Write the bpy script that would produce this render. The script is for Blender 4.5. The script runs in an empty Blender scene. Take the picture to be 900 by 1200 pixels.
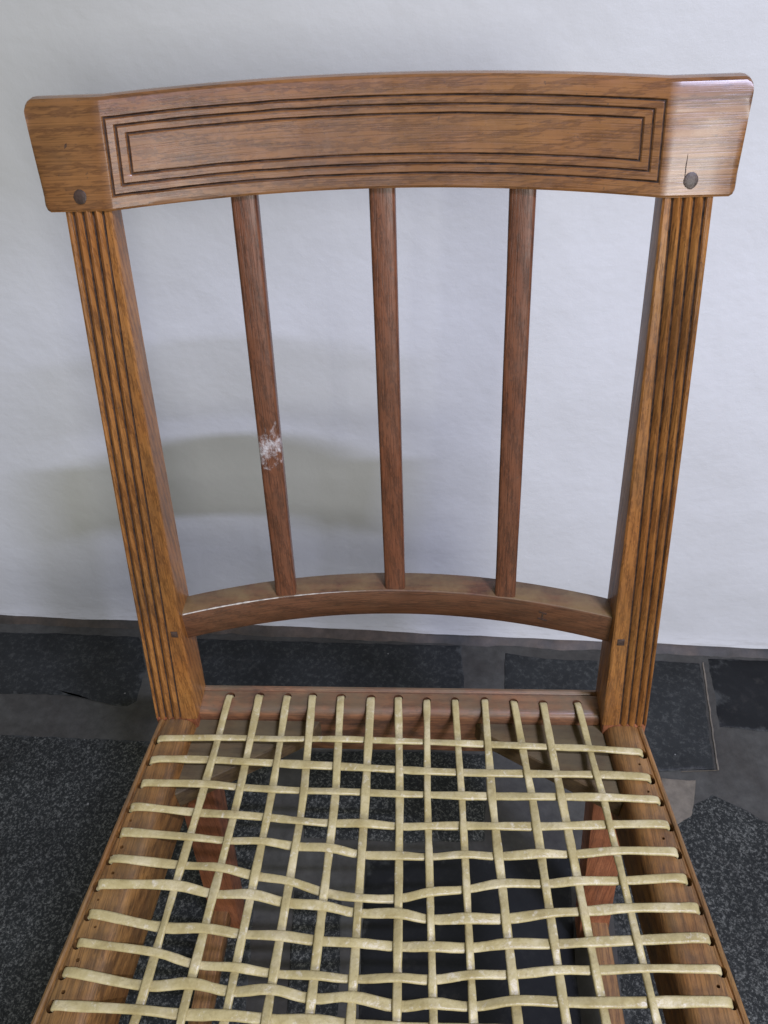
import bpy, bmesh, math, random
from mathutils import Vector, Matrix, noise
random.seed(7)
scene = bpy.context.scene
C = scene.collection
SEAT = 0.49            # height of the seat above the floor; chair coordinates are z = 0 at the seat

# ------------------------------------------------------------------ camera
cd = bpy.data.cameras.new('camera'); cam = bpy.data.objects.new('camera', cd); C.objects.link(cam)
cd.sensor_fit = 'VERTICAL'; cd.sensor_height = 24.0; cd.lens = 24.0 * 918.13 / 1200.0
cd.clip_start = 0.01; cd.clip_end = 100
rx = Vector((0.99826065, 0.042992, -0.04034049)); uy = Vector((0.000633, 0.676405806, 0.736528876)); fw = Vector((-0.05895139, 0.73527333, -0.67520209))
cam.matrix_world = Matrix(((rx.x, uy.x, -fw.x, 0.02918), (rx.y, uy.y, -fw.y, -0.37607), (rx.z, uy.z, -fw.z, 0.59282 + SEAT), (0, 0, 0, 1)))
scene.camera = cam
scene.render.resolution_x = 768; scene.render.resolution_y = 1024

# ------------------------------------------------------------------ light: dim room air and two windows behind the photographer
w = bpy.data.worlds.new('World'); scene.world = w; w.use_nodes = True
bg = w.node_tree.nodes['Background']; bg.inputs['Color'].default_value = (1.0, 0.99, 0.68, 1); bg.inputs['Strength'].default_value = 0.17
scene.view_settings.view_transform = 'Standard'; scene.view_settings.look = 'None'
scene.view_settings.exposure = 0.0; scene.view_settings.gamma = 1
def area(name, target, direction, dist, sx, sy, power, col, spread=180):
    l = bpy.data.lights.new(name, 'AREA'); l.shape = 'RECTANGLE'; l.size = sx; l.size_y = sy; l.energy = power; l.color = col
    l.spread = math.radians(spread)
    o = bpy.data.objects.new(name, l); C.objects.link(o)
    d = Vector(direction).normalized()
    o.location = Vector(target) + d * dist
    o.rotation_euler = Vector((0, -d.y, -d.z)).to_track_quat('-Z', 'Y').to_euler()   # window plane parallel to the back wall
    return o
area('high_window_light', (-0.02, 0.14, 0.435 + SEAT), (0.255, -0.33, 0.53), 2.4, 0.36, 0.025, 56, (0.66, 0.69, 1.0))
area('mid_window_light', (-0.02, 0.14, 0.435 + SEAT), (0.235, -0.33, 0.375), 2.4, 0.4, 0.04, 18, (0.66, 0.69, 1.0))
area('front_window_light', (0.0, 0.14, 0.435 + SEAT), (0.31, -0.93, 0.24), 2.6, 0.62, 0.75, 36, (1.0, 0.985, 0.95))

# ------------------------------------------------------------------ node helpers
def new_mat(name):
    m = bpy.data.materials.new(name); m.use_nodes = True
    nt = m.node_tree; b = nt.nodes['Principled BSDF']
    return m, nt, b
class N:
    def __init__(s, nt): s.nt = nt; s.L = nt.links
    def n(s, t, **k):
        x = s.nt.nodes.new(t)
        for a, v in k.items(): setattr(x, a, v)
        return x
    def link(s, a, b): s.L.new(a, b)
    def setin(s, sock, v):
        if hasattr(v, 'is_linked') or isinstance(v, bpy.types.NodeSocket): s.L.new(v, sock)
        else: sock.default_value = v
    def coord(s): return s.n('ShaderNodeTexCoord').outputs['Object']
    def mapping(s, v, loc=(0,0,0), rot=(0,0,0), sc=(1,1,1)):
        m = s.n('ShaderNodeMapping'); s.link(v, m.inputs['Vector'])
        m.inputs['Location'].default_value = loc; m.inputs['Rotation'].default_value = rot; m.inputs['Scale'].default_value = sc
        return m.outputs[0]
    def noise(s, v, scale, detail=4, rough=0.55, dist=0.0):
        x = s.n('ShaderNodeTexNoise'); s.link(v, x.inputs['Vector'])
        x.inputs['Scale'].default_value = scale; x.inputs['Detail'].default_value = detail; x.inputs['Roughness'].default_value = rough; x.inputs['Distortion'].default_value = dist
        return x.outputs['Fac']
    def voro(s, v, scale, feature='F1', out='Distance'):
        x = s.n('ShaderNodeTexVoronoi', feature=feature); s.link(v, x.inputs['Vector']); x.inputs['Scale'].default_value = scale
        return x.outputs[out]
    def ramp(s, f, stops, interp='LINEAR'):
        r = s.n('ShaderNodeValToRGB'); s.link(f, r.inputs[0]); e = r.color_ramp; e.interpolation = interp
        while len(e.elements) < len(stops): e.elements.new(0.5)
        for q, (p, c) in zip(e.elements, stops):
            q.position = p; q.color = (c, c, c, 1) if isinstance(c, (int, float)) else (*c, 1)
        return r.outputs['Color']
    def mix(s, f, a, b, mode='MIX'):
        m = s.n('ShaderNodeMix', data_type='RGBA', blend_type=mode)
        s.setin(m.inputs[0], f)
        for i, v in ((6, a), (7, b)):
            if isinstance(v, tuple): v = (*v, 1) if len(v) == 3 else v
            s.setin(m.inputs[i], v)
        return m.outputs[2]
    def math(s, op, a, b=0.0, c=None, clamp=False):
        m = s.n('ShaderNodeMath', operation=op, use_clamp=clamp); s.setin(m.inputs[0], a); s.setin(m.inputs[1], b)
        if c is not None: s.setin(m.inputs[2], c)
        return m.outputs[0]
    def sep(s, v):
        x = s.n('ShaderNodeSeparateXYZ'); s.link(v, x.inputs[0]); return x.outputs
    def bump(s, h, strength, dist, prev=None):
        b = s.n('ShaderNodeBump'); s.link(h, b.inputs['Height']); b.inputs['Strength'].default_value = strength; b.inputs['Distance'].default_value = dist
        if prev is not None: s.link(prev, b.inputs['Normal'])
        return b.outputs[0]

def wood(name, light, dark, axis='X', seed=0.0, rough=0.42, dirt=0.35, dirtcol=(0.05, 0.03, 0.018), dust=0.0, dustcol=(0.22, 0.2, 0.15),
         rings=46, tilt=0.06, fleck=0.38, coat=0.15, paint=None, ringmix=0.62, streak=1.15):
    m, nt, b = new_mat(name); k = N(nt); co = k.coord()
    ti = {'X': (0, tilt, tilt * 0.7), 'Y': (tilt, 0, tilt * 0.7), 'Z': (tilt, tilt * 0.7, 0)}[axis]
    v1 = k.mapping(co, loc=(seed * 0.37, seed * 0.51 + 0.03, seed * 0.23 - 0.04), rot=ti)
    al = lambda a, c: {'X': (a, c, c), 'Y': (c, a, c), 'Z': (c, c, a)}[axis]
    v2 = k.mapping(v1, sc=al(0.14, 1.0))
    wv = k.n('ShaderNodeTexWave', wave_type='RINGS', rings_direction=axis); k.link(v2, wv.inputs['Vector'])
    wv.inputs['Scale'].default_value = rings; wv.inputs['Distortion'].default_value = 5.0; wv.inputs['Detail'].default_value = 2.0; wv.inputs['Detail Scale'].default_value = 16.0
    ring = k.ramp(wv.outputs['Fac'], [(0.0, 0.0), (0.5, 0.12), (0.8, 0.55), (0.93, 1.0), (1.0, 0.7)])
    fl = lambda a, c: {'X': (a, c * 0.07, c), 'Y': (c, a, c * 0.25), 'Z': (c, c * 0.12, a)}[axis]
    wn = k.n('ShaderNodeTexNoise'); k.link(k.mapping(co, loc=(seed, 0, seed), sc=al(0.35, 1.0)), wn.inputs['Vector']); wn.inputs['Scale'].default_value = 12.0; wn.inputs['Detail'].default_value = 2.0
    vm = k.n('ShaderNodeVectorMath', operation='MULTIPLY_ADD'); k.link(wn.outputs['Color'], vm.inputs[0]); vm.inputs[1].default_value = al(0.0, 0.0035); k.link(co, vm.inputs[2])
    v1b = k.mapping(vm.outputs[0], loc=(seed, seed * 0.3, seed * 0.7), rot=tuple(q * 0.08 for q in ti))
    v3 = k.mapping(v1b, sc=fl(2.6, 640.0))
    fine = k.noise(v3, 1.0, 3, 0.6)
    v4 = k.mapping(v1b, sc=fl(16.0, 1150.0))
    pore = k.ramp(k.noise(v4, 1.0, 2, 0.5), [(0.36, 1.0), (0.5, 0.0)])
    blot = k.noise(co, 14.0, 4, 0.6)
    f = k.math('ADD', k.math('MULTIPLY', ring, ringmix), k.math('MULTIPLY', k.math('SUBTRACT', fine, 0.46), streak), clamp=True)
    col = k.mix(f, light, dark)
    col = k.mix(k.math('MULTIPLY', pore, fleck), col, tuple(c * 0.32 for c in dark))
    tone = k.ramp(blot, [(0.3, 0.78), (0.7, 1.18)])
    col = k.mix(1.0, col, tone, 'MULTIPLY')
    hue = k.ramp(k.noise(k.mapping(co, loc=(seed * 1.9, 0, seed)), 11.0, 3, 0.6), [(0.38, 0.0), (0.64, 1.0)])
    col = k.mix(k.math('MULTIPLY', hue, 0.5), col, k.mix(1.0, col, (0.8, 0.58, 0.42), 'MULTIPLY'))
    dn = k.ramp(k.noise(k.mapping(co, sc=al(16.0, 48.0)), 1.0, 6, 0.7, 0.6), [(0.5, 0.0), (0.72, 1.0)])
    col = k.mix(k.math('MULTIPLY', dn, dirt), col, dirtcol)
    sp = k.ramp(k.noise(co, 420.0, 2, 0.5), [(0.69, 0.0), (0.74, 1.0)])
    col = k.mix(k.math('MULTIPLY', sp, 0.55), col, dirtcol)
    if dust > 0:
        du = k.ramp(k.noise(co, 22.0, 6, 0.7), [(0.34, 0.0), (0.6, 1.0)])
        upn = k.ramp(k.sep(k.n('ShaderNodeNewGeometry').outputs['Normal'])[2], [(0.45, 0.06), (0.85, 1.0)])   # dust settles on upward faces
        col = k.mix(k.math('MULTIPLY', k.math('MULTIPLY', du, dust), upn), col, dustcol)
    ro = k.math('ADD', k.math('MULTIPLY', k.noise(co, 55.0, 4, 0.6), 0.28), rough - 0.14)
    if paint is not None:
        z0, z1 = paint
        z = k.sep(co)[2]
        band = k.ramp(k.math('DIVIDE', k.math('SUBTRACT', z, z0), z1 - z0), [(0.0, 0.0), (0.25, 0.8), (0.55, 1.0), (0.8, 0.55), (1.0, 0.0)])
        ch = k.math('ADD', k.noise(k.mapping(co, sc=(1, 1, 0.6)), 110.0, 7, 0.78, 0.5), k.math('MULTIPLY', k.math('SUBTRACT', band, 1.0), 0.3))
        pm = k.math('MULTIPLY', k.ramp(ch, [(0.4, 0.0), (0.56, 0.8)]), k.ramp(k.noise(co, 600.0, 3, 0.6), [(0.3, 0.45), (0.6, 1.0)]))
        col = k.mix(pm, col, (0.6, 0.59, 0.58)); ro = k.math('ADD', ro, k.math('MULTIPLY', pm, 0.3))
    k.link(col, b.inputs['Base Color']); k.setin(b.inputs['Roughness'], ro)
    h = k.math('SUBTRACT', k.math('MULTIPLY', fine, 0.5), k.math('MULTIPLY', pore, 0.7))
    nb = k.bump(h, 0.35, 0.0004)
    nb = k.bump(k.noise(co, 60.0, 3, 0.5), 0.25, 0.0015, nb)
    k.link(nb, b.inputs['Normal'])
    b.inputs['Coat Weight'].default_value = coat; b.inputs['Coat Roughness'].default_value = 0.24
    return m

M = {}
LT, DK = (0.36, 0.165, 0.052), (0.17, 0.066, 0.022)
M['crest'] = wood('crest_wood', (0.225, 0.1, 0.029), (0.08, 0.03, 0.009), 'X', 1.3, 0.4, 0.25, rings=34, tilt=0.1, coat=0.55, ringmix=0.6, streak=0.85, fleck=0.28)
M['stile'] = wood('stile_wood', (0.33, 0.146, 0.036), (0.12, 0.045, 0.0115), 'Z', 2.1, 0.4, 0.4, rings=60, coat=0.3, fleck=0.35)
M['spindle'] = wood('spindle_wood', (0.165, 0.061, 0.027), (0.06, 0.022, 0.011), 'Z', 3.7, 0.45, 0.35, rings=50)
M['spindle_paint'] = wood('spindle_wood_with_paint_chips', (0.165, 0.061, 0.027), (0.06, 0.022, 0.011), 'Z', 4.7, 0.45, 0.35, rings=50, paint=(0.214, 0.268))
M['cross'] = wood('cross_rail_wood', (0.145, 0.06, 0.028), (0.055, 0.022, 0.011), 'X', 5.2, 0.45, 0.4, dust=0.85, dustcol=(0.19, 0.125, 0.052))
M['side'] = wood('side_rail_wood', (0.29, 0.147, 0.042), (0.115, 0.052, 0.016), 'Y', 6.4, 0.46, 0.85, dust=0.35, dustcol=(0.2, 0.13, 0.05))
M['rear'] = wood('rear_rail_wood', (0.25, 0.115, 0.05), (0.11, 0.046, 0.022), 'X', 7.1, 0.55, 1.0, dust=0.75, dustcol=(0.125, 0.095, 0.05))
M['block'] = wood('corner_block_wood', (0.15, 0.105, 0.045), (0.08, 0.052, 0.022), 'X', 8.3, 0.7, 0.7, dust=0.6, dustcol=(0.12, 0.1, 0.05), coat=0.0)
M['leg'] = wood('leg_wood', (0.36, 0.135, 0.058), (0.2, 0.07, 0.03), 'Z', 9.6, 0.5, 0.4)
M['stretcher'] = wood('stretcher_wood', (0.3, 0.16, 0.055), (0.14, 0.065, 0.026), 'Y', 11.2, 0.6, 0.8)

def plain(name, col, rough=0.6, nscale=120, amt=0.4, bump=0.0004, coat=0.0):
    m, nt, b = new_mat(name); k = N(nt); co = k.coord()
    t = k.ramp(k.noise(co, nscale, 5, 0.65), [(0.3, 1 - amt), (0.7, 1 + amt)])
    k.link(k.mix(1.0, col, t, 'MULTIPLY'), b.inputs['Base Color']); b.inputs['Roughness'].default_value = rough
    k.link(k.bump(k.noise(co, nscale * 3, 4, 0.6), 0.4, bump), b.inputs['Normal'])
    b.inputs['Coat Weight'].default_value = coat
    return m
M['groove'] = plain('groove_dirt', (0.05, 0.024, 0.011), 0.75, 160, 0.9)
M['peg'] = plain('peg_wood', (0.05, 0.03, 0.022), 0.4, 300, 0.5)
M['chalk'] = plain('plaster_smear', (0.5, 0.46, 0.39), 0.8, 240, 0.5)

def strap_mat():
    m, nt, b = new_mat('rawhide'); k = N(nt); co = k.coord()
    n1 = k.noise(co, 45, 5, 0.65); n2 = k.noise(co, 420, 4, 0.6)
    col = k.ramp(n1, [(0.28, (0.34, 0.27, 0.108)), (0.5, (0.47, 0.395, 0.185)), (0.72, (0.61, 0.53, 0.31))])
    gr = k.ramp(k.noise(co, 70, 6, 0.72, 0.5), [(0.53, 0.0), (0.72, 1.0)])
    col = k.mix(k.math('MULTIPLY', gr, 0.45), col, (0.25, 0.18, 0.075))
    col = k.mix(k.math('MULTIPLY', k.ramp(n2, [(0.55, 0.0), (0.75, 1.0)]), 0.4), col, (0.22, 0.165, 0.07))
    col = k.mix(k.math('MULTIPLY', k.ramp(k.noise(co, 150, 5, 0.7), [(0.58, 0.0), (0.7, 1.0)]), 0.55), col, (0.78, 0.73, 0.58))
    k.link(col, b.inputs['Base Color'])
    k.setin(b.inputs['Roughness'], k.math('ADD', k.math('MULTIPLY', n1, 0.3), 0.22))
    nb = k.bump(n2, 0.5, 0.0005); nb = k.bump(k.noise(co, 160, 3, 0.5), 0.5, 0.0012, nb); k.link(nb, b.inputs['Normal'])
    b.inputs['Subsurface Weight'].default_value = 0.0
    return m
M['strap'] = strap_mat()

def wall_mat():
    m, nt, b = new_mat('white_lime_plaster'); k = N(nt); co = k.coord()
    col = k.mix(k.ramp(k.noise(co, 5, 5, 0.6), [(0.35, 0.0), (0.7, 1.0)]), (0.745, 0.76, 0.775), (0.70, 0.712, 0.72))
    g = k.ramp(k.noise(co, 46, 6, 0.75), [(0.66, 0.0), (0.8, 1.0)])
    col = k.mix(k.math('MULTIPLY', g, 0.22), col, (0.42, 0.42, 0.4))
    # small dark nicks
    vd = k.voro(co, 17.0); pick = k.voro(co, 17.0, out='Color')
    r = k.sep(pick)[0]
    dot = k.math('MULTIPLY', k.math('LESS_THAN', vd, 0.028), k.math('GREATER_THAN', r, 0.72))
    col = k.mix(k.math('MULTIPLY', dot, 0.6), col, (0.14, 0.13, 0.12))
    # grime close to the floor
    z = k.sep(co)[2]
    lo = k.math('MULTIPLY', k.ramp(z, [(0.0, 1.0), (0.05, 0.0)]), k.ramp(k.noise(k.mapping(co, sc=(14, 14, 90)), 1.0, 5, 0.7), [(0.5, 0.0), (0.66, 1.0)]))
    col = k.mix(k.math('MULTIPLY', lo, 0.45), col, (0.36, 0.34, 0.3))
    k.link(col, b.inputs['Base Color']); b.inputs['Roughness'].default_value = 0.75; b.inputs['Specular IOR Level'].default_value = 0.25
    nb = k.bump(k.noise(co, 9, 4, 0.55), 0.32, 0.012)
    nb = k.bump(k.noise(k.mapping(co, rot=(0, 0.5, 0), sc=(1, 1, 1.8)), 70, 5, 0.65), 0.11, 0.0024, nb)
    nb = k.bump(k.noise(co, 420, 4, 0.6), 0.25, 0.0006, nb)
    k.link(nb, b.inputs['Normal'])
    return m
M['wall'] = wall_mat()

def stone_mat(name, base, fleck, amt, scale, rough, bumpd, seed):
    m, nt, b = new_mat(name); k = N(nt); co = k.mapping(k.coord(), loc=(seed, seed * 2.3, 0), rot=(0, 0, seed), sc=(1, 1, 1))
    cs = co
    n1 = k.noise(cs, scale, 7, 0.8, 0.15)
    f = k.ramp(n1, [(0.5, 0.0), (0.64, 1.0)])
    col = k.mix(k.math('MULTIPLY', f, amt), base, fleck)
    big = k.ramp(k.noise(co, 7, 4, 0.6), [(0.3, 0.6), (0.7, 1.35)])
    col = k.mix(1.0, col, big, 'MULTIPLY')
    du = k.ramp(k.noise(co, 26, 6, 0.75), [(0.58, 0.0), (0.78, 1.0)])
    col = k.mix(k.math('MULTIPLY', du, 0.3), col, (0.085, 0.08, 0.07))
    sp = k.math('MULTIPLY', k.math('LESS_THAN', k.voro(co, 30), 0.05), k.math('GREATER_THAN', k.sep(k.voro(co, 30, out='Color'))[0], 0.8))
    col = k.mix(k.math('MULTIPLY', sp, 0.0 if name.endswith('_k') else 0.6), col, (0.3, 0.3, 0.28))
    at = k.n('ShaderNodeAttribute', attribute_name='rim').outputs['Fac']
    sm = k.ramp(k.math('ADD', k.noise(co, 30, 6, 0.7), k.math('MULTIPLY', k.math('SUBTRACT', at, 1.0), 0.45)), [(0.42, 0.0), (0.58, 1.0)])
    col = k.mix(k.math('MULTIPLY', sm, 0.85), col, (0.06, 0.063, 0.06))
    k.link(col, b.inputs['Base Color'])
    k.setin(b.inputs['Roughness'], k.math('ADD', k.math('MULTIPLY', n1, 0.25), rough - 0.12))
    nb = k.bump(n1, 0.6, bumpd); nb = k.bump(k.noise(co, 24, 3, 0.5), 0.4, bumpd * 2.5, nb); k.link(nb, b.inputs['Normal'])
    b.inputs['Specular IOR Level'].default_value = 0.2
    return m
for i, q in enumerate('FGHJ'): M['stone' + q] = stone_mat('speckled_granite_' + q.lower(), (0.015, 0.017, 0.016), (0.18, 0.185, 0.165), 0.85, 270, 0.6, 0.0016, i * 1.7 + 0.4)
for i, q in enumerate('ABCD'): M['stone' + q] = stone_mat('dark_slate_' + q.lower(), (0.02, 0.022, 0.022), (0.075, 0.078, 0.072), 0.6, 120, 0.5, 0.0008, i * 2.1 + 0.2)
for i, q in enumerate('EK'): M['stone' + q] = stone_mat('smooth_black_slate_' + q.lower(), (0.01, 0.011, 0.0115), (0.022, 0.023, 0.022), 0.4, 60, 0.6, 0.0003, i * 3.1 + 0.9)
def mortar_mat(name, c0, c1, seed):
    m, nt, b = new_mat(name); k = N(nt); co = k.mapping(k.coord(), loc=(seed, seed, 0))
    col = k.mix(k.ramp(k.noise(co, 9, 6, 0.65, 0.5), [(0.35, 0.0), (0.68, 1.0)]), c0, c1)
    x = k.ramp(k.noise(co, 60, 5, 0.7), [(0.35, 0.75), (0.7, 1.2)])
    col = k.mix(1.0, col, x, 'MULTIPLY')
    k.link(col, b.inputs['Base Color']); b.inputs['Roughness'].default_value = 0.55; b.inputs['Specular IOR Level'].default_value = 0.35
    nb = k.bump(k.noise(co, 30, 4, 0.5), 0.3, 0.003); nb = k.bump(k.noise(co, 300, 3, 0.5), 0.2, 0.0006, nb); k.link(nb, b.inputs['Normal'])
    return m
M['mortar'] = mortar_mat('grey_cement', (0.042, 0.039, 0.033), (0.07, 0.07, 0.062), 0.0)
M['patch'] = mortar_mat('brown_cement', (0.13, 0.115, 0.09), (0.2, 0.17, 0.13), 3.0)
M['fillet'] = mortar_mat('earthy_cement', (0.04, 0.04, 0.036), (0.1, 0.074, 0.055), 5.0)

# ------------------------------------------------------------------ mesh helpers
def mesh_obj(name, bm, mats, parent=None, smooth=True, angle=None):
    me = bpy.data.meshes.new(name)
    bmesh.ops.recalc_face_normals(bm, faces=bm.faces[:])
    bm.to_mesh(me); bm.free()
    for mt in (mats if isinstance(mats, (list, tuple)) else [mats]): me.materials.append(mt)
    if smooth:
        me.polygons.foreach_set('use_smooth', [True] * len(me.polygons))
        me.set_sharp_from_angle(angle=math.radians(angle or 38))
    o = bpy.data.objects.new(name, me); C.objects.link(o)
    if parent is not None: o.parent = parent
    return o
def loft(rings, caps=True, matf=None):
    bm = bmesh.new(); V = [[bm.verts.new(p) for p in r] for r in rings]; n = len(rings[0])
    for a in range(len(rings) - 1):
        for i in range(n):
            j = (i + 1) % n
            f = bm.faces.new((V[a][i], V[a][j], V[a + 1][j], V[a + 1][i]))
            if matf: f.material_index = matf(a, i)
    if caps:
        bm.faces.new(V[0]); bm.faces.new(V[-1][::-1])
    return bm
def hexa(bottom, top, bevel=0.0, seg=2):
    """eight-cornered block from four bottom and four top points, edges eased"""
    bm = bmesh.new(); b = [bm.verts.new(p) for p in bottom]; t = [bm.verts.new(p) for p in top]
    bm.faces.new(b[::-1]); bm.faces.new(t)
    for i in range(4): bm.faces.new((b[i], b[(i + 1) % 4], t[(i + 1) % 4], t[i]))
    if bevel: bmesh.ops.bevel(bm, geom=bm.edges[:], offset=bevel, segments=seg, affect='EDGES', profile=0.5)
    return bm
def rr(w, d, r, n=3):
    """rounded rectangle outline, centred"""
    out = []
    for cx, cy, a0 in ((w/2-r, d/2-r, 0), (-w/2+r, d/2-r, 90), (-w/2+r, -d/2+r, 180), (w/2-r, -d/2+r, 270)):
        for i in range(n + 1):
            a = math.radians(a0 + 90 * i / n); out.append((cx + r * math.cos(a), cy + r * math.sin(a)))
    return out
def boolean_cut(o, cutter_bm):
    me = bpy.data.meshes.new('cutter'); bmesh.ops.recalc_face_normals(cutter_bm, faces=cutter_bm.faces[:]); cutter_bm.to_mesh(me); cutter_bm.free()
    co = bpy.data.objects.new('cutter', me); C.objects.link(co)
    md = o.modifiers.new('holes', 'BOOLEAN'); md.operation = 'DIFFERENCE'; md.object = co; md.solver = 'EXACT'
    co.parent = o.parent
    bpy.context.view_layer.update()
    dg = bpy.context.evaluated_depsgraph_get()
    nm = bpy.data.meshes.new_from_object(o.evaluated_get(dg)); o.modifiers.clear()
    old = o.data; o.data = nm; bpy.data.meshes.remove(old); bpy.data.objects.remove(co); bpy.data.meshes.remove(me)
    nm.set_sharp_from_angle(angle=math.radians(38))
def add_cyl(bm, p, r, z0, z1, n=12, sx=1.0, sy=1.0):
    a = [bm.verts.new((p[0] + r * sx * math.cos(2*math.pi*i/n), p[1] + r * sy * math.sin(2*math.pi*i/n), z0)) for i in range(n)]
    b = [bm.verts.new((p[0] + r * sx * math.cos(2*math.pi*i/n), p[1] + r * sy * math.sin(2*math.pi*i/n), z1)) for i in range(n)]
    bm.faces.new(a[::-1]); bm.faces.new(b)
    for i in range(n): bm.faces.new((a[i], a[(i+1) % n], b[(i+1) % n], b[i]))
def lerp(a, b, t): return a + (b - a) * t
ROWS = [
  [[-0.2037,-0.0205],[-0.1526,-0.0187],[-0.1254,-0.0166],[-0.0986,-0.019],[-0.0751,-0.0164],[-0.0489,-0.0181],[-0.0236,-0.0164],[0.0025,-0.0191],[0.0263,-0.0174],[0.0523,-0.0202],[0.0777,-0.0187],[0.1057,-0.0216],[0.1306,-0.0202],[0.1611,-0.023],[0.2025,-0.0256]],
  [[-0.2049,-0.0407],[-0.1548,-0.0376],[-0.1249,-0.0408],[-0.0995,-0.0397],[-0.0737,-0.0426],[-0.0484,-0.0414],[-0.023,-0.0444],[0.0035,-0.0435],[0.0266,-0.0464],[0.0534,-0.0449],[0.0778,-0.0471],[0.1083,-0.0449],[0.1315,-0.0468],[0.1643,-0.0445],[0.2043,-0.0483]],
  [[-0.2068,-0.0616],[-0.1548,-0.0614],[-0.1263,-0.0618],[-0.0988,-0.0648],[-0.0735,-0.0637],[-0.0472,-0.0655],[-0.0232,-0.0641],[0.0046,-0.0667],[0.0268,-0.065],[0.054,-0.0671],[0.0783,-0.0651],[0.1096,-0.0665],[0.1333,-0.0643],[0.1653,-0.0658],[0.2076,-0.0672]],
  [[-0.2099,-0.0823],[-0.1574,-0.0841],[-0.1262,-0.0869],[-0.1003,-0.0868],[-0.0732,-0.0908],[-0.0477,-0.0904],[-0.0229,-0.0916],[0.005,-0.0918],[0.0274,-0.0926],[0.0547,-0.09],[0.0791,-0.0914],[0.1114,-0.0892],[0.1342,-0.0899],[0.1677,-0.0863],[0.2104,-0.0872]],
  [[-0.2119,-0.103],[-0.1575,-0.1057],[-0.1285,-0.1063],[-0.1004,-0.1075],[-0.0747,-0.1094],[-0.0477,-0.1115],[-0.0232,-0.1146],[0.0055,-0.1161],[0.0281,-0.115],[0.055,-0.114],[0.0806,-0.1132],[0.1119,-0.1119],[0.1362,-0.1103],[0.1682,-0.1083],[0.212,-0.1081]],
  [[-0.2139,-0.1238],[-0.1601,-0.126],[-0.1289,-0.1284],[-0.1025,-0.1325],[-0.0752,-0.1371],[-0.049,-0.1432],[-0.023,-0.1476],[0.0058,-0.146],[0.0288,-0.1421],[0.0556,-0.1381],[0.0812,-0.1345],[0.1135,-0.1326],[0.1368,-0.1313],[0.1704,-0.1288],[0.2143,-0.1275]],
  [[-0.2173,-0.143],[-0.1599,-0.1424],[-0.1311,-0.1464],[-0.1023,-0.1472],[-0.0765,-0.1511],[-0.0488,-0.1537],[-0.0233,-0.1569],[0.0061,-0.1575],[0.0293,-0.1597],[0.0559,-0.1594],[0.0828,-0.1578],[0.1139,-0.1543],[0.1388,-0.1511],[0.1708,-0.1492],[0.2178,-0.1479]],
  [[-0.2174,-0.1638],[-0.163,-0.1706],[-0.1317,-0.1714],[-0.1045,-0.1734],[-0.0768,-0.1748],[-0.0498,-0.1762],[-0.023,-0.1778],[0.0063,-0.1783],[0.0298,-0.1787],[0.0564,-0.1776],[0.0833,-0.1753],[0.1154,-0.1734],[0.1394,-0.1727],[0.173,-0.1692],[0.2202,-0.1678]],
  [[-0.2194,-0.1832],[-0.1629,-0.1882],[-0.1342,-0.1939],[-0.1047,-0.1959],[-0.0784,-0.198],[-0.0499,-0.1992],[-0.0234,-0.1997],[0.0067,-0.1988],[0.0304,-0.1984],[0.0566,-0.1956],[0.0846,-0.1935],[0.1156,-0.1909],[0.1412,-0.1891],[0.1732,-0.1881],[0.2228,-0.1872]],
  [[-0.2231,-0.2021],[-0.1655,-0.2082],[-0.134,-0.2066],[-0.1062,-0.2098],[-0.0782,-0.2085],[-0.0507,-0.2123],[-0.0231,-0.2113],[0.0069,-0.2149],[0.0308,-0.2133],[0.0571,-0.2135],[0.0851,-0.21],[0.1171,-0.2089],[0.1417,-0.2094],[0.1754,-0.2071],[0.2247,-0.2065]],
  [[-0.2239,-0.2226],[-0.1652,-0.2234],[-0.1362,-0.2242],[-0.1061,-0.2246],[-0.0796,-0.225],[-0.0505,-0.2255],[-0.0234,-0.2261],[0.0072,-0.2278],[0.0312,-0.2269],[0.0572,-0.2273],[0.0862,-0.2259],[0.1173,-0.2267],[0.1435,-0.2257],[0.1756,-0.2261],[0.2263,-0.2251]],
]
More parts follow.
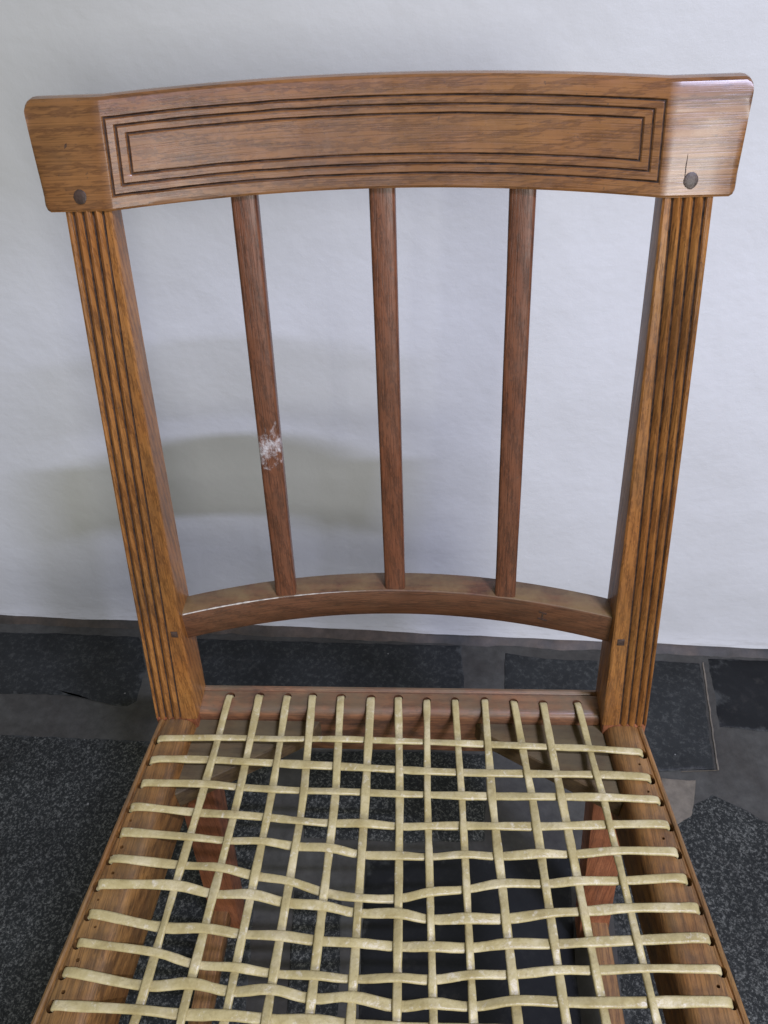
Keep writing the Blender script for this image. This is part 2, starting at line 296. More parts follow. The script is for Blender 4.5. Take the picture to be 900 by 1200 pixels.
COLS = [
  [[-0.1507,0.0235],[-0.1537,-0.0166],[-0.1537,-0.0397],[-0.156,-0.0595],[-0.1562,-0.0858],[-0.1587,-0.104],[-0.1589,-0.1275],[-0.1611,-0.1409],[-0.1618,-0.1718],[-0.1641,-0.1871],[-0.1643,-0.2092],[-0.1664,-0.2224]],
  [[-0.1239,0.0239],[-0.1245,-0.0188],[-0.1258,-0.0387],[-0.1253,-0.0637],[-0.1272,-0.0851],[-0.1276,-0.108],[-0.1299,-0.1269],[-0.1302,-0.1478],[-0.1327,-0.1701],[-0.1332,-0.195],[-0.135,-0.2056],[-0.1352,-0.2251]],
  [[-0.0986,0.0235],[-0.0994,-0.0168],[-0.0987,-0.0417],[-0.0996,-0.0629],[-0.0995,-0.0886],[-0.1012,-0.1059],[-0.1017,-0.134],[-0.1031,-0.1458],[-0.1037,-0.1746],[-0.1055,-0.1948],[-0.1054,-0.2108],[-0.1069,-0.2237]],
  [[-0.076,0.0244],[-0.0745,-0.0186],[-0.0743,-0.0406],[-0.0729,-0.0656],[-0.0738,-0.0891],[-0.0741,-0.1111],[-0.0758,-0.1357],[-0.0758,-0.1525],[-0.0774,-0.1736],[-0.0778,-0.1991],[-0.0788,-0.2075],[-0.0789,-0.2259]],
  [[-0.0505,0.0238],[-0.0494,-0.0159],[-0.048,-0.0435],[-0.0476,-0.0637],[-0.0473,-0.0921],[-0.0482,-0.1099],[-0.0486,-0.1446],[-0.0493,-0.1523],[-0.0494,-0.1774],[-0.0504,-0.1982],[-0.0502,-0.2133],[-0.051,-0.2246]],
  [[-0.0236,0.023],[-0.0232,-0.0186],[-0.0234,-0.0424],[-0.0229,-0.066],[-0.0232,-0.0898],[-0.0229,-0.1162],[-0.0233,-0.1462],[-0.023,-0.1582],[-0.0233,-0.1766],[-0.023,-0.2008],[-0.0234,-0.2103],[-0.0231,-0.227]],
  [[0.0007,0.0234],[0.0024,-0.0169],[0.0037,-0.0455],[0.0044,-0.0648],[0.0051,-0.0935],[0.0053,-0.1146],[0.006,-0.1474],[0.006,-0.1562],[0.0064,-0.1795],[0.0066,-0.1978],[0.007,-0.2159],[0.007,-0.2269]],
  [[0.026,0.0212],[0.0264,-0.0196],[0.0266,-0.0444],[0.0268,-0.0669],[0.0274,-0.0909],[0.0281,-0.1166],[0.0288,-0.1407],[0.0293,-0.161],[0.0298,-0.1775],[0.0304,-0.1995],[0.0308,-0.2123],[0.0312,-0.2278]],
  [[0.0508,0.0216],[0.0524,-0.018],[0.0533,-0.0469],[0.0542,-0.0652],[0.0546,-0.0917],[0.0552,-0.1124],[0.0555,-0.1395],[0.056,-0.1581],[0.0562,-0.1788],[0.0567,-0.1945],[0.0569,-0.2145],[0.0573,-0.2264]],
  [[0.0769,0.0223],[0.0774,-0.0208],[0.078,-0.0451],[0.078,-0.067],[0.0794,-0.0897],[0.0802,-0.1147],[0.0816,-0.133],[0.0825,-0.1591],[0.0836,-0.174],[0.0843,-0.1946],[0.0854,-0.209],[0.0859,-0.2268]],
  [[0.1021,0.0211],[0.1061,-0.0195],[0.1079,-0.0469],[0.1101,-0.0646],[0.1109,-0.0909],[0.1124,-0.1103],[0.113,-0.1341],[0.1144,-0.153],[0.1149,-0.1747],[0.1162,-0.1898],[0.1165,-0.2099],[0.1179,-0.2258]],
  [[0.1276,0.0199],[0.13,-0.0223],[0.1321,-0.0448],[0.1327,-0.0662],[0.1348,-0.0881],[0.1356,-0.112],[0.1374,-0.1298],[0.1381,-0.1524],[0.14,-0.1714],[0.1405,-0.1902],[0.1424,-0.2084],[0.1428,-0.2266]],
  [[0.1571,0.0204],[0.1619,-0.0208],[0.1634,-0.0465],[0.1662,-0.0639],[0.1669,-0.088],[0.169,-0.1066],[0.1696,-0.1303],[0.1716,-0.1478],[0.1721,-0.1704],[0.1741,-0.1869],[0.1745,-0.2082],[0.1765,-0.2252]],
]
SLABS = {
  'A': [[-0.837,0.481],[-0.648,0.483],[-0.483,0.475],[-0.453,0.406],[-0.453,0.343],[-0.465,0.333],[-0.486,0.334],[-0.526,0.347],[-0.587,0.354],[-0.689,0.354],[-0.778,0.355]],
  'B': [[-0.447,0.474],[-0.207,0.469],[0.083,0.463],[0.084,0.331],[-0.407,0.331]],
  'C': [[0.156,0.449],[0.224,0.438],[0.308,0.434],[0.297,0.311],[0.144,0.321]],
  'D': [[0.326,0.439],[0.413,0.435],[0.475,0.431],[0.448,0.239],[0.402,0.237],[0.364,0.233],[0.293,0.239]],
  'E': [[0.491,0.441],[0.722,0.434],[0.671,0.3],[0.546,0.305],[0.475,0.311]],
  'F': [[0.436,0.199],[0.467,0.183],[0.501,0.158],[0.619,0.137],[0.57,0.011],[0.43,-0.001],[0.41,-0.042],[0.4,-0.121],[0.356,-0.193],[0.23,-0.197],[0.272,0.099],[0.313,0.129]],
  'Q': [[0.368,0.224],[0.417,0.221],[0.385,0.116],[0.37,0.101],[0.344,0.112]],
  'G': [[-1.012,0.273],[-0.657,0.277],[-0.426,0.271],[-0.211,0.257],[-0.202,0.111],[-0.206,0.052],[-0.172,-0.212],[-0.742,-0.233]],
  'H': [[-0.163,0.255],[-0.016,0.261],[0.114,0.258],[0.105,0.124],[0.0,0.118],[-0.078,0.121],[-0.15,0.122]],
  'J': [[-0.154,0.051],[-0.09,0.05],[-0.082,-0.103],[-0.078,-0.209],[-0.135,-0.211],[-0.144,-0.101]],
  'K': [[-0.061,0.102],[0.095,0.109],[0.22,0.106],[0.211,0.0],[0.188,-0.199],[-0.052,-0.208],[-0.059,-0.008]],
}
# ------------------------------------------------------------------ the setting: floor, stones, wall
def structure(o): o['kind'] = 'structure'; return o
WK, WB = -0.04576, 0.48643                      # wall foot: y = WB + WK x
def grid_sheet(name, fn, nu, nv, mat):
    bm = bmesh.new(); V = [[bm.verts.new(fn(i / nu, j / nv)) for j in range(nv + 1)] for i in range(nu + 1)]
    for i in range(nu):
        for j in range(nv): bm.faces.new((V[i][j], V[i+1][j], V[i+1][j+1], V[i][j+1]))
    return mesh_obj(name, bm, mat)
def floor_fn(u, v):
    x = lerp(-1.5, 1.5, u); y = lerp(-1.0, WB + WK * x + 0.03, v)
    return (x, y, 0.0008 * noise.noise(Vector((x * 9, y * 9, 3.0))) + 0.0006 * noise.noise(Vector((x * 40, y * 40, 8.0))))
floor = structure(grid_sheet('floor', floor_fn, 300, 160, M['mortar']))
def wall_fn(u, v):
    x = lerp(-1.5, 1.5, u); z = lerp(0.005, 1.6, v)
    e = 0.0045 * noise.noise(Vector((x * 16, 1.0, 0))) + 0.003 * noise.noise(Vector((x * 60, 4.0, 0)))
    zz = z + (e if v < 1e-6 else 0)
    swell = 0.004 * noise.noise(Vector((x * 2.5, z * 2.5, 8.0))) + 0.0015 * noise.noise(Vector((x * 9, z * 9, 2.0)))
    return (x, WB + WK * x + swell - 0.004 * max(0.0, 1 - z / 0.03), zz)
wall = structure(grid_sheet('wall', wall_fn, 220, 120, M['wall']))
def fillet_fn(u, v):
    x = lerp(-1.5, 1.5, u); y0 = WB + WK * x
    jag = 0.004 * noise.noise(Vector((x * 14, 2.0, 5.0))) + 0.003 * noise.noise(Vector((x * 45, 7.0, 5.0)))
    prof = [(0.012, 0.012), (-0.004, 0.009), (-0.008 + jag * 0.4, 0.006), (-0.014 + jag, 0.003), (-0.02 + jag, -0.003)][round(v * 4)]
    return (x, y0 + prof[0], prof[1] + 0.0015 * noise.noise(Vector((x * 30, v * 3, 1.0))))
fil = grid_sheet('cement_fillet', fillet_fn, 260, 4, M['fillet']); fil.parent = floor

# unseen board added to block light, well above and in front of the chair: keeps the window light off the upper left of the wall
LP = Vector((-0.02, 0.14, 0.435 + SEAT)) + Vector((0.255, -0.33, 0.53)).normalized() * 2.4
def shp(x, z, f, off=0.0): q = Vector((x, WB, z + SEAT)).lerp(LP, f); return (q.x, q.y - off, q.z)
sh = mesh_obj('added_light_blocker', hexa([shp(-1.6, .362, .8), shp(.06, .362, .8), shp(.06, .362, .8, .02), shp(-1.6, .362, .8, .02)], [shp(-1.6, 1.3, .8), shp(.06, 1.3, .8), shp(.06, 1.3, .8, .02), shp(-1.6, 1.3, .8, .02)], .002), M['stretcher'])
structure(sh)

SLABS['A'][0] = [-1.2, 0.49]; SLABS['A'][-1] = [-1.2, 0.357]; SLABS['E'][1] = [1.1, 0.415]; SLABS['E'][2] = [1.1, 0.29]
SLABS['F'][3] = [1.0, 0.12]; SLABS['F'][4] = [1.0, 0.015]
SLABS['G'][0] = [-1.3, 0.273]; SLABS['G'][6] = [-0.165, -0.55]; SLABS['G'][7] = [-1.3, -0.55]
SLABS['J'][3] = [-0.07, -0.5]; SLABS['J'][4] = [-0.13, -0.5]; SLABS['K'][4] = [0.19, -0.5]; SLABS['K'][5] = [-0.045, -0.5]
SLABS['F'][5] = [0.6, -0.05]; SLABS['F'][6] = [0.5, -0.2]; SLABS['F'][7] = [0.42, -0.35]; SLABS['F'][8] = [0.36, -0.5]; SLABS['F'][9] = [0.225, -0.5]
HT = dict(A=.0018, B=.0018, C=.0016, D=.0024, E=.002, F=.002, G=.0022, H=.0022, J=.002, K=.002, Q=.0016)
def slab(key, poly):
    pts = []
    for i, p in enumerate(poly):
        q = poly[(i + 1) % len(poly)]; d = math.dist(p, q); n = max(1, int(d / 0.012))
        for t in range(n):
            x, y = lerp(p[0], q[0], t / n), lerp(p[1], q[1], t / n)
            jx = 0.0018 * noise.noise(Vector((x * 28, y * 28, 1.7))) + 0.0018 * noise.noise(Vector((x * 90, y * 90, 4.7)))
            jy = 0.0018 * noise.noise(Vector((x * 28, y * 28, 9.7))) + 0.0018 * noise.noise(Vector((x * 90, y * 90, 6.7)))
            pts.append((x + jx, y + jy))
    cx = sum(p[0] for p in pts) / len(pts); cy = sum(p[1] for p in pts) / len(pts)
    h = HT[key]; ring = lambda ins, z: [(cx + (x - cx) * (1 - ins), cy + (y - cy) * (1 - ins), z) for x, y in pts]
    ins = [(0.0, -0.006, 1.0), (0.0, 0.0001, 1.0), (0.012, h - 0.0007, 0.85), (0.04, h, 0.72), (0.12, h + 0.0002, 0.35), (0.24, h + 0.0002, 0.0)]
    bm = loft([ring(a, z) for a, z, e in ins])
    nm = 'cement_patch' if key == 'Q' else 'stone_slab'
    o = mesh_obj(nm, bm, M['patch'] if key == 'Q' else M['stone' + key], floor, angle=60)
    at = o.data.attributes.new('rim', 'FLOAT', 'POINT')
    at.data.foreach_set('value', [e for a, z, e in ins for _ in pts])
    return o
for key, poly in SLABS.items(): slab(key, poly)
def joint(p, q, wd):
    rings = []
    for i in range(31):
        t = i / 30; x, y = lerp(p[0], q[0], t), lerp(p[1], q[1], t); s_ = wd * (0.5 + 0.9 * abs(noise.noise(Vector((x * 70, y * 70, 2.2)))))
        x += 0.0012 * noise.noise(Vector((y * 60, 3, 1)))
        rings.append([(x - s_, y, -0.002), (x - s_ * 0.6, y, 0.0022), (x + s_ * 0.6, y, 0.0024), (x + s_, y, -0.002)])
    mesh_obj('cement_joint', loft(rings), M['patch'], floor, angle=60)
joint((0.480, 0.432), (0.453, 0.238), 0.0024)
joint((0.449, 0.2375), (0.400, 0.2345), 0.0022)

# ------------------------------------------------------------------ the chair
chair = bpy.data.objects.new('chair', None); C.objects.link(chair); chair.location = (0, 0, SEAT)
chair['label'] = 'old brown wooden side chair with reeded uprights and open rawhide strap seat'; chair['category'] = 'chair'
FL = -SEAT + 0.0022

# crest rail: curved, two flat end blocks, three incised frames
XJ, XB, ZB, HB, LEAN, BOW = 0.165, 0.207, 0.411, 0.056, 0.38, 0.0265
Y0 = 0.0935; TH = 0.020
def crest_y(x):
    a = abs(x)
    return BOW * (1 - (a / XJ) ** 2) if a < XJ else 0.0
frames = [(-0.1628, 0.162, 0.145, 0.855), (-0.157, 0.1565, 0.235, 0.775), (-0.151, 0.151, 0.325, 0.692)]
hv, hx, gd = 0.018, 0.00115, 0.0015
vs = {0.03, 0.09, 0.5, 0.97}
us = {-XJ, XJ}
for xl, xr, vb, vt in frames:
    for c in (vb, vt): vs |= {round(c - hv, 4), round(c - hv * .5, 4), c, round(c + hv * .5, 4), round(c + hv, 4)}
    for c in (xl, xr): us |= {round(c - hx, 5), round(c - hx * .5, 5), c, round(c + hx * .5, 5), round(c + hx, 5)}
n = 44
for i in range(1, n): us.add(round(-0.145 + 0.29 * i / n, 5))
vs = sorted(vs)
ends = [(0.0, 0.0), (0.0006, 0.4), (0.0018, 0.75), (0.004, 1.0)]
ul = [(-XB + e, s) for e, s in ends] + [(-0.19, 1.0), (-0.175, 1.0), (-0.1695, 1.0)] + [(u, 1.0) for u in sorted(us)] + [(0.1695, 1.0), (0.175, 1.0), (0.19, 1.0)] + [(XB - e, s) for e, s in ends[::-1]]
def gdist(u, v):
    q = 9.0
    for xl, xr, vb, vt in frames:
        q = min(q, abs(max((abs(u - (xl + xr) / 2) - (xr - xl) / 2) / hx, (abs(v - (vb + vt) / 2) - (vt - vb) / 2) / hv)))
    return q
def gdepth(u, v):
    q = gdist(u, v)
    return gd * (1 - q) if q < 1 else 0.0
rings = []; r = 0.0026
for u, s in ul:
    y = Y0 + crest_y(u); arch = 0.0003 * max(0.0, 1 - (u / XJ) ** 2); h = HB + arch
    ins = (1 - s) * 0.004
    ring = []
    # front, bottom to top
    for v in vs:
        wob = 0.0003 * noise.noise(Vector((u * 30, v * 3, 0.3)))
        gq = gdepth(u, v) * (0.85 + 0.5 * noise.noise(Vector((u * 90, v * 11, 4.0))))
        vj = 0.00035 * noise.noise(Vector((u * 55, round(v * 11), 6.0))) if 0.1 < v < 0.9 else 0.0
        ring.append((u, y + LEAN * h * v + gq + wob, ZB + h * v + vj))
    yt = y + LEAN * h
    top = ZB + h
    ring += [(u, yt + 0.0009, top + 0.0006), (u, yt + 0.0032, top + 0.0019), (u, yt + 0.007, top + 0.0022), (u, yt + TH - 0.006, top + 0.0010), (u, yt + TH - 0.002, top - 0.0012), (u, yt + TH, top - 0.0045)]
    ring += [(u, y + TH + 0.002, ZB + 0.004), (u, y + TH - 0.001, ZB + 0.0008), (u, y + TH - 0.004, ZB), (u, y + 0.003, ZB - 0.0002), (u, y + 0.0008, ZB + 0.0003)]
    cy = sum(p[1] for p in ring) / len(ring); cz = ZB + h / 2
    flare = 0.0 if abs(u) <= XJ else (abs(u) - XJ) / (XB - XJ)
    out = []
    for (x, yy, zz) in ring:
        if s < 1:
            yy += (cy - yy) * (ins * 0.9 / 0.012); zz += (cz - zz) * (ins / 0.028)
        t = (zz - ZB) / HB
        x += math.copysign(flare * 0.003 * (t - 0.15), x) if flare else 0.0
        out.append((x, yy, zz))
    rings.append(out)
uk = [u for u, s in ul]
def cmat(a, i):
    if i >= len(vs) - 1: return 0
    return 1 if gdist((uk[a] + uk[a + 1]) / 2, (vs[i] + vs[i + 1]) / 2) < 0.55 else 0
crest = mesh_obj('crest_rail', loft(rings, matf=cmat), [M['crest'], M['groove']], chair, angle=24)
def peg(x, y, z, rad, parent, square=False, lean=LEAN):
    bm = bmesh.new()
    k = 4 if square else 14; ph = math.pi / 4 if square else 0
    R = []
    for yy, rr_ in ((y + 0.006, rad), (y - 0.0001, rad), (y - 0.0003, rad * 0.85)):
        R.append([(x + rr_ * math.cos(ph + 2*math.pi*i/k) * random.uniform(.93, 1.05), yy, z + rr_ * math.sin(ph + 2*math.pi*i/k) * random.uniform(.93, 1.05)) for i in range(k)])
    R = [[(px, py + lean * (pz - z), pz) for px, py, pz in q] for q in R]
    bm = loft(R)
    return mesh_obj('peg', bm, M['peg'], parent)
peg(-0.1835, Y0 + LEAN * 0.0075, ZB + 0.0085, 0.0041, crest)
peg(0.1805, Y0 + LEAN * 0.0085, ZB + 0.0090, 0.0043, crest)

def crack(x0, z0, x1, z1, wd, parent):
    rings = []
    for i in range(7):
        t = i / 6; x = lerp(x0, x1, t) + 0.0004 * noise.noise(Vector((t * 9, x0 * 50, 0))); z = lerp(z0, z1, t); s_ = wd * (0.25 + math.sin(math.pi * t)) / 2
        y = Y0 + LEAN * (z - ZB) - 0.0002
        rings.append([(x - s_, y, z), (x + s_, y, z), (x + s_, y + 0.002, z), (x - s_, y + 0.002, z)])
    mesh_obj('crack', loft(rings), M['groove'], parent, smooth=False)
crack(0.1768, ZB + 0.0095, 0.1772, ZB + 0.0225, 0.0004, crest)
crack(-0.1885, ZB + 0.0335, -0.187, ZB + 0.0362, 0.0012, crest)
# reeded uprights
def stile(sx):
    rings = []; mats = None
    for a in range(17):
        t = a / 16
        w = lerp(0.0374, 0.030, t); xo = lerp(0.2125, 0.1955, t); yf = 0.0955 * t - 0.0026 * math.sin(math.pi * t); d = lerp(0.036, 0.018, t); z = lerp(0.0004, 0.4135, t)
        yf2 = yf
        g = [lerp(p, q, t) for p, q in ((0.0155, 0.0063), (0.0221, 0.0126), (0.0286, 0.0189), (0.0347, 0.0249))]
        prof = [(0.0, d - 0.002), (0.0, 0.003), (0.0005, 0.001), (0.0018, 0.0)]      # from the inner back round the inner front edge
        kinds = [0, 0, 0, 0]
        prev = 0.0018
        for q, c in enumerate(g):
            e = 0.00105 + 0.00025 * noise.noise(Vector((z * 40, q * 3.1, sx)))
            dep = 0.0022 + 0.0005 * noise.noise(Vector((z * 60, q * 5.1, sx)))
            if q: prof.append(((prev + c - e) / 2, -0.0009)); kinds.append(0)
            prof += [(c - e * 1.25, 0.0004), (c - e * 0.68, dep * .7), (c, dep), (c + e * 0.68, dep * .7), (c + e * 1.25, 0.0004)]
            kinds += [0, 1, 1, 0, 0]
            prev = c + e
        rem = w - prev
        prof += [(prev + rem * 0.5, 0.0), (w - rem * 0.15, 0.0006), (w, 0.0022), (w, d - 0.002), (w - 0.002, d), (0.002, d)]
        kinds += [0, 0, 0, 0, 0, 0]
        rings.append([(sx * (xo - w + s), yf2 + dd, z) for s, dd in prof]); mats = kinds
    o = mesh_obj('upright', loft(rings, matf=lambda a, i: mats[i]), [M['stile'], M['groove']], chair, angle=30)
    return o
for sx in (-1, 1):
    o = stile(sx)
    zz = 0.0935; t = zz / 0.4135
    px = lerp(0.2125, 0.1955, t) - lerp(0.0374, 0.030, t) + (0.0068 if sx < 0 else 0.0072)
    t2 = (zz - (0.004 if sx > 0 else 0.0)) / 0.4135
    peg(sx * px, 0.0955 * t2 - 0.0026 * math.sin(math.pi * t2) - 0.0003, zz - (0.004 if sx > 0 else 0.0), 0.0040, o, square=True, lean=0.215)

# lower cross rail
def cross_front(x): return 0.0285 + 0.0275 * (1 - (x / 0.172) ** 2)
rings = []
for i in range(37):
    x = lerp(-0.1755, 0.1755, i / 36); yf = cross_front(x); d = 0.0212; b = 0.0012
    wz = 0.0004 * noise.noise(Vector((x * 40, 0, 7)))
    rings.append([(x, yf, 0.0775 + b), (x, yf, 0.108 - b + wz), (x, yf + b * 0.4, 0.108 - b * 0.3 + wz), (x, yf + b, 0.108 + wz), (x, yf + d - b, 0.108 + wz), (x, yf + d, 0.108 - b), (x, yf + d, 0.0775 + b), (x, yf + d - b, 0.0775), (x, yf + b, 0.0775)])
cross = mesh_obj('cross_rail', loft(rings), M['cross'], chair, angle=50)
# thin run of white plaster left along its front upper edge
rings = []
for i in range(90):
    t = i / 89; x = lerp(-0.1715, -0.024, t)
    q = max(0.15, 1 - max(0, (t - 0.55) / 0.45)) * (0.55 + 0.6 * abs(noise.noise(Vector((x * 160, 2, 2)))))
    if 0.515 < t < 0.6: q *= 0.1
    y = cross_front(x) + 0.0003; z = 0.1077
    rings.append([(x, y + 0.0008 * q * math.cos(a), z + 0.0008 * q * math.sin(a)) for a in (0, 1.05, 2.1, 3.14, 4.2, 5.25)])
mesh_obj('plaster_smear', loft(rings), M['chalk'], cross)
def small_mark():
    bm = bmesh.new(); x0 = 0.1205; y = lambda x: cross_front(x) - 0.0005
    def seg(x1, z1, x2, z2, wd=0.0011):
        dx, dz = x2 - x1, z2 - z1; l = math.hypot(dx, dz); nx, nz = -dz / l * wd / 2, dx / l * wd / 2
        f = [(x1 + nx, z1 + nz), (x2 + nx, z2 + nz), (x2 - nx, z2 - nz), (x1 - nx, z1 - nz)]
        a = [bm.verts.new((px, y(px), pz)) for px, pz in f]; b = [bm.verts.new((px, y(px) + 0.002, pz)) for px, pz in f]
        bm.faces.new(a); bm.faces.new(b[::-1])
        for i in range(4): bm.faces.new((a[i], b[i], b[(i+1) % 4], a[(i+1) % 4]))
    seg(x0 - 0.003, 0.0975, x0 + 0.003, 0.0965); seg(x0, 0.0975, x0, 0.0895); seg(x0 - 0.0035, 0.0895, x0 + 0.004, 0.0885)
    mesh_obj('burnt_mark', bm, M['peg'], cross, smooth=False)
small_mark()

# three spindles
for x0, x1, mt in ((-0.0905, -0.0885, 'spindle_paint'), (0.0, -0.0012, 'spindle'), (0.0905, 0.0868, 'spindle')):
    rings = []
    sl = -2 * 0.0275 * x0 / 0.172 ** 2
    for a in range(13):
        t = a / 12; x = lerp(x0, x1, t); z = lerp(0.1075, 0.4125, t)
        yb_ = cross_front(x0) + 0.0012; yt_ = Y0 + crest_y(x1) + 0.0045
        y = lerp(yb_, yt_, t) - 0.0015 * math.sin(math.pi * t) + 0.0068
        ro = math.atan(sl) * 0.55
        w_ = 0.0166 + 0.0004 * noise.noise(Vector((z * 20, x0 * 50, 0)))
        ring = []
        for (px, py) in rr(w_, 0.0135, 0.0022, 2):
            ring.append((x + px * math.cos(ro) - py * math.sin(ro), y + px * math.sin(ro) + py * math.cos(ro), z))
        rings.append(ring)
    mesh_obj('spindle', loft(rings), M[mt], chair, angle=50)

# seat rails
def rail_x(y): return 0.2118 - 0.0021 + (-y) * 0.118          # outer edge of a side rail
YF = -0.40
def side_rail(sx):
    rings = []
    prof = [(0.0, -0.052), (0.0, -0.0025), (-0.0008, -0.0007), (-0.0024, 0.0), (-0.004, -0.0006), (-0.0048, -0.0022), (-0.0056, -0.0022), (-0.0066, -0.0006), (-0.008, 0.0),
            (None, 0.0), (None, -0.0008), (None, -0.0034), (None, -0.0085), (None, -0.052)]
    for a in range(25):
        y = lerp(-0.0002, YF, a / 24); xo = rail_x(y); wd = lerp(0.0265, 0.037, min(1.0, a / 16))
        wob = 0.0007 * noise.noise(Vector((y * 22, sx * 3, 0)))
        q = [(-wd + 0.006 + wob, 0), (-wd + 0.002 + wob, 0), (-wd - 0.0015 + wob, 0), (-wd - 0.0042 + wob, 0), (-wd - 0.005, 0)]
        ring = []; n_ = 0
        for dx, z in prof:
            if dx is None: dx = q[n_][0]; n_ += 1
            ring.append((sx * (xo + dx), y, z))
        rings.append(ring)
    o = mesh_obj('side_rail', loft(rings), M['side'], chair, angle=40)
    return o
siderails = {sx: side_rail(sx) for sx in (-1, 1)}
rings = []
for i in range(41):
    x = lerp(-0.1765, 0.1765, i / 40); wob = 0.0009 * noise.noise(Vector((x * 18, 5, 0))) ; e = 0.0007 * noise.noise(Vector((x * 60, 9, 0)))
    yf, yb = 0.0092 + wob, 0.0365
    rings.append([(x, yf, -0.06), (x, yf - 0.0003, -0.007), (x, yf + 0.0012, -0.0032 + e), (x, yf + 0.0045, -0.001 + e), (x, yf + 0.0085, -0.0004), (x, yb - 0.0068, 0.0), (x, yb - 0.006, -0.0014), (x, yb - 0.0052, -0.0002), (x, yb - 0.0034, 0.0012), (x, yb - 0.0012, 0.0008), (x, yb, -0.001), (x, yb, -0.06)])
rear = mesh_obj('rear_rail', loft(rings), M['rear'], chair, angle=40)
xo = rail_x(YF)
front = mesh_obj('front_rail', hexa([(-xo + .03, YF, -.052), (xo - .03, YF, -.052), (xo - .03, YF + .034, -.052), (-xo + .03, YF + .034, -.052)], [(-xo + .03, YF, -.0005), (xo - .03, YF, -.0005), (xo - .03, YF + .034, -.0005), (-xo + .03, YF + .034, -.0005)], .002), M['rear'], chair)

# corner blocks, let in below the top of the rails
for sx in (-1, 1):
    xi = 0.187; yr_ = 0.0088; lx, ly = 0.118, 0.066
    poly = [(xi, yr_), (xi - lx, yr_), (xi - lx + 0.004, yr_ - 0.008), (xi - 0.004, yr_ - ly - 0.006), (xi + 0.004, yr_ - ly)]
    rings = [[(sx * x, y, z) for x, y in poly] for z in (-0.034, -0.0145)]
    rings.append([(sx * (xi - .04 + (x - xi + .04) * .985), yr_ - .02 + (y - yr_ + .02) * .97, -0.0132) for x, y in poly])
    mesh_obj('corner_block', loft(rings), M['block'], chair, angle=20)

# legs
def leg(sx, rear_leg):
    rings = []
    for a in range(9):
        t = a / 8; z = lerp(-0.002 if not rear_leg else -0.0006, FL, t)
        if rear_leg:
            x = lerp(0.1943, 0.2325, max(0, t) ** 1.05); y = lerp(0.018, 0.0085, t); w_, d = lerp(0.0365, 0.035, t), lerp(0.0355, 0.032, t)
        else:
            x = lerp(0.2335, 0.238, t); y = lerp(YF + 0.0175, YF + 0.012, t); w_, d = lerp(0.034, 0.028, t), lerp(0.033, 0.028, t)
        rings.append([(sx * x + px, y + py, z) for px, py in rr(w_, d, 0.0018, 2)])
    return mesh_obj('rear_leg' if rear_leg else 'front_leg', loft(rings), M['leg'], chair, angle=40)
for sx in (-1, 1): leg(sx, True); leg(sx, False)
for sx in (-1, 1):
    z = -0.43
    rings = []
    for a in range(9):
        t = a / 8; y = lerp(0.002, YF + 0.012, t); x = lerp(0.231, 0.2375, t)
        rings.append([(sx * x + px, y, z + pz) for px, pz in rr(0.022, 0.026, 0.003, 2)])
    mesh_obj('side_stretcher', loft(rings), M['stretcher'], chair, angle=40)

# ------------------------------------------------------------------ rawhide straps, woven over and under
A = 0.0018
cut = {-1: bmesh.new(), 1: bmesh.new()}; cutr = bmesh.new()
def catmull(P, sub):
    out = []
    for i in range(len(P) - 1):
        p0 = P[max(0, i - 1)]; p1 = P[i]; p2 = P[i + 1]; p3 = P[min(len(P) - 1, i + 2)]
        for s in range(sub):
            t = s / sub
            out.append(0.5 * ((2 * p1) + (p2 - p0) * t + (2 * p0 - 5 * p1 + 4 * p2 - p3) * t * t + (3 * p1 - p0 - 3 * p2 + p3) * t ** 3))
    out.append(P[-1]); return out
def strap(path, wd, th, seed, sub=4):
    pts = catmull([Vector(p) for p in path], sub); rings = []
    sec = rr(wd, th, th * 0.47, 3)
    for i, p in enumerate(pts):
        t3 = (pts[min(i + 1, len(pts) - 1)] - pts[max(i - 1, 0)]); t3.normalize()
        flat = Vector((path[-3][0] - path[2][0], path[-3][1] - path[2][1], 0)) if abs(t3.z) > 0.8 else Vector((t3.x, t3.y, 0))
        flat.normalize()
        side = Vector((-flat.y, flat.x, 0))
        s_ = 1 + 0.2 * noise.noise(Vector((p.x * 35, p.y * 35, seed))) + 0.1 * noise.noise(Vector((p.x * 120, p.y * 120, seed)))
        if i < 3 or i > len(pts) - 4: s_ *= 0.8
        tw = 0.5 * noise.noise(Vector((p.x * 22, p.y * 22, seed + 9)))
        up = side.cross(t3); up.normalize()
        if up.z < -0.2: up = -up
        s2 = side * math.cos(tw) + up * math.sin(tw); u2 = up * math.cos(tw) - side * math.sin(tw)
        rings.append([tuple(p + s2 * (a * s_) + u2 * b) for a, b in sec])
    return mesh_obj('rawhide_strap', loft(rings), M['strap'], chair, angle=70)
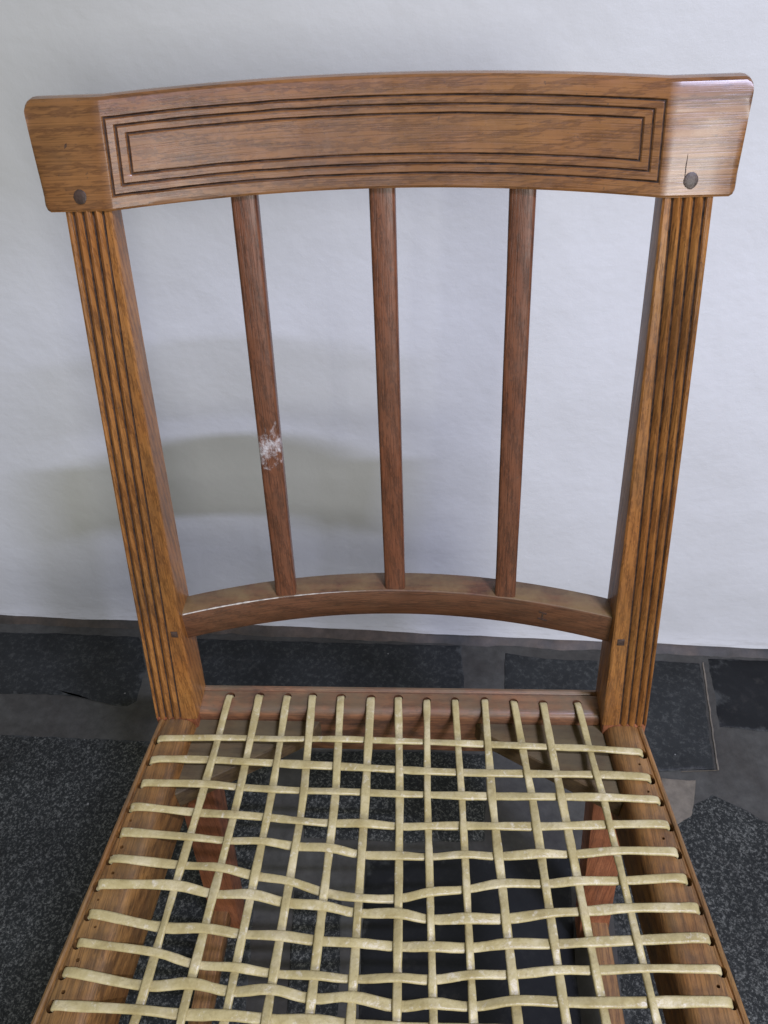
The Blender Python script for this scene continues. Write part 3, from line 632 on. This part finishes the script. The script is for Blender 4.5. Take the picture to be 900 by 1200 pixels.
# rows beyond the ones seen, down to the front rail
while ROWS[-1][0][1] > -0.345:
    y = ROWS[-1][0][1] - 0.0203; i = len(ROWS); row = []
    xl = rail_x(y) - 0.0085
    row.append([-xl, y])
    for j in range(13):
        p, q = COLS[j][-1], COLS[j][3]
        s_ = (p[0] - q[0]) / (p[1] - q[1]); row.append([p[0] + s_ * (y - p[1]), y])
    row.append([xl, y]); ROWS.append(row)
    for j in range(13): COLS[j].append([row[j + 1][0], y])
for j in range(13):
    p, q = COLS[j][-1], COLS[j][5]; s_ = (p[0] - q[0]) / (p[1] - q[1]); COLS[j].append([p[0] + s_ * (YF + 0.017 - p[1]), YF + 0.017])
for i, row in enumerate(ROWS):
    path = []
    for j, (x, y) in enumerate(row):
        if j == 0 or j == len(row) - 1:
            sx = -1 if j == 0 else 1
            nx = row[1] if j == 0 else row[-2]
            hx_ = sx * (rail_x(y) - 0.0088 - 0.001); hx_ = x if abs(abs(x) - abs(hx_)) < 0.004 else hx_
            seq = [(hx_ + sx * 0.0012, y, -0.014), (hx_ + sx * 0.0010, y, -0.004), (hx_ + sx * 0.0002, y, 0.0006), (hx_ - sx * 0.0028, lerp(y, nx[1], 0.06), 0.0021), (hx_ - sx * 0.012, lerp(y, nx[1], 0.22), 0.0021 + 0.0004 * random.random())]
            add_cyl(cut[sx], (hx_ + sx * 0.0019, y - 0.0004), 0.0036 + random.uniform(-.0002, .0005), -0.02, 0.004, 12, 1.0, random.uniform(1.0, 1.2))
            if random.random() < 0.75:
                add_cyl(cut[sx], (hx_ - sx * random.uniform(0.001, 0.006), y - 0.0102 + random.uniform(-.002, .002)), random.uniform(.0009, .0016), -0.006, 0.004, 8)
            path += seq if j == 0 else seq[::-1]
        else:
            over = (i + j - 1) % 2 == 0
            path.append((x, y, A if over else -A))
    strap(path, 0.0065 * random.uniform(.9, 1.08), 0.0029, i * 1.7)
for j, colp in enumerate(COLS):
    path = []
    for i, (x, y) in enumerate(colp):
        if i == 0:
            nx = colp[1]
            path += [(x, y + 0.001, -0.014), (x, y + 0.0009, -0.004), (x, y + 0.0003, 0.0006), (lerp(x, nx[0], .07), y - 0.0028, 0.0021), (lerp(x, nx[0], .3), lerp(y, nx[1], .3), 0.0018)]
            add_cyl(cutr, (x, y + 0.0016), 0.0034, -0.02, 0.004, 12, random.uniform(1.0, 1.3), 1.0)
        elif i == len(colp) - 1:
            path += [(x, y + 0.012, 0.002), (x, y + 0.0028, 0.002), (x, y, 0.0004), (x, y - 0.001, -0.004)]
        else:
            over = (i - 1 + j) % 2 == 0
            path.append((x, y, -A if over else A))
    strap(path, 0.0063 * random.uniform(.9, 1.08), 0.0029, 40 + j * 2.3)
for sx in (-1, 1): boolean_cut(siderails[sx], cut[sx])
boolean_cut(rear, cutr)
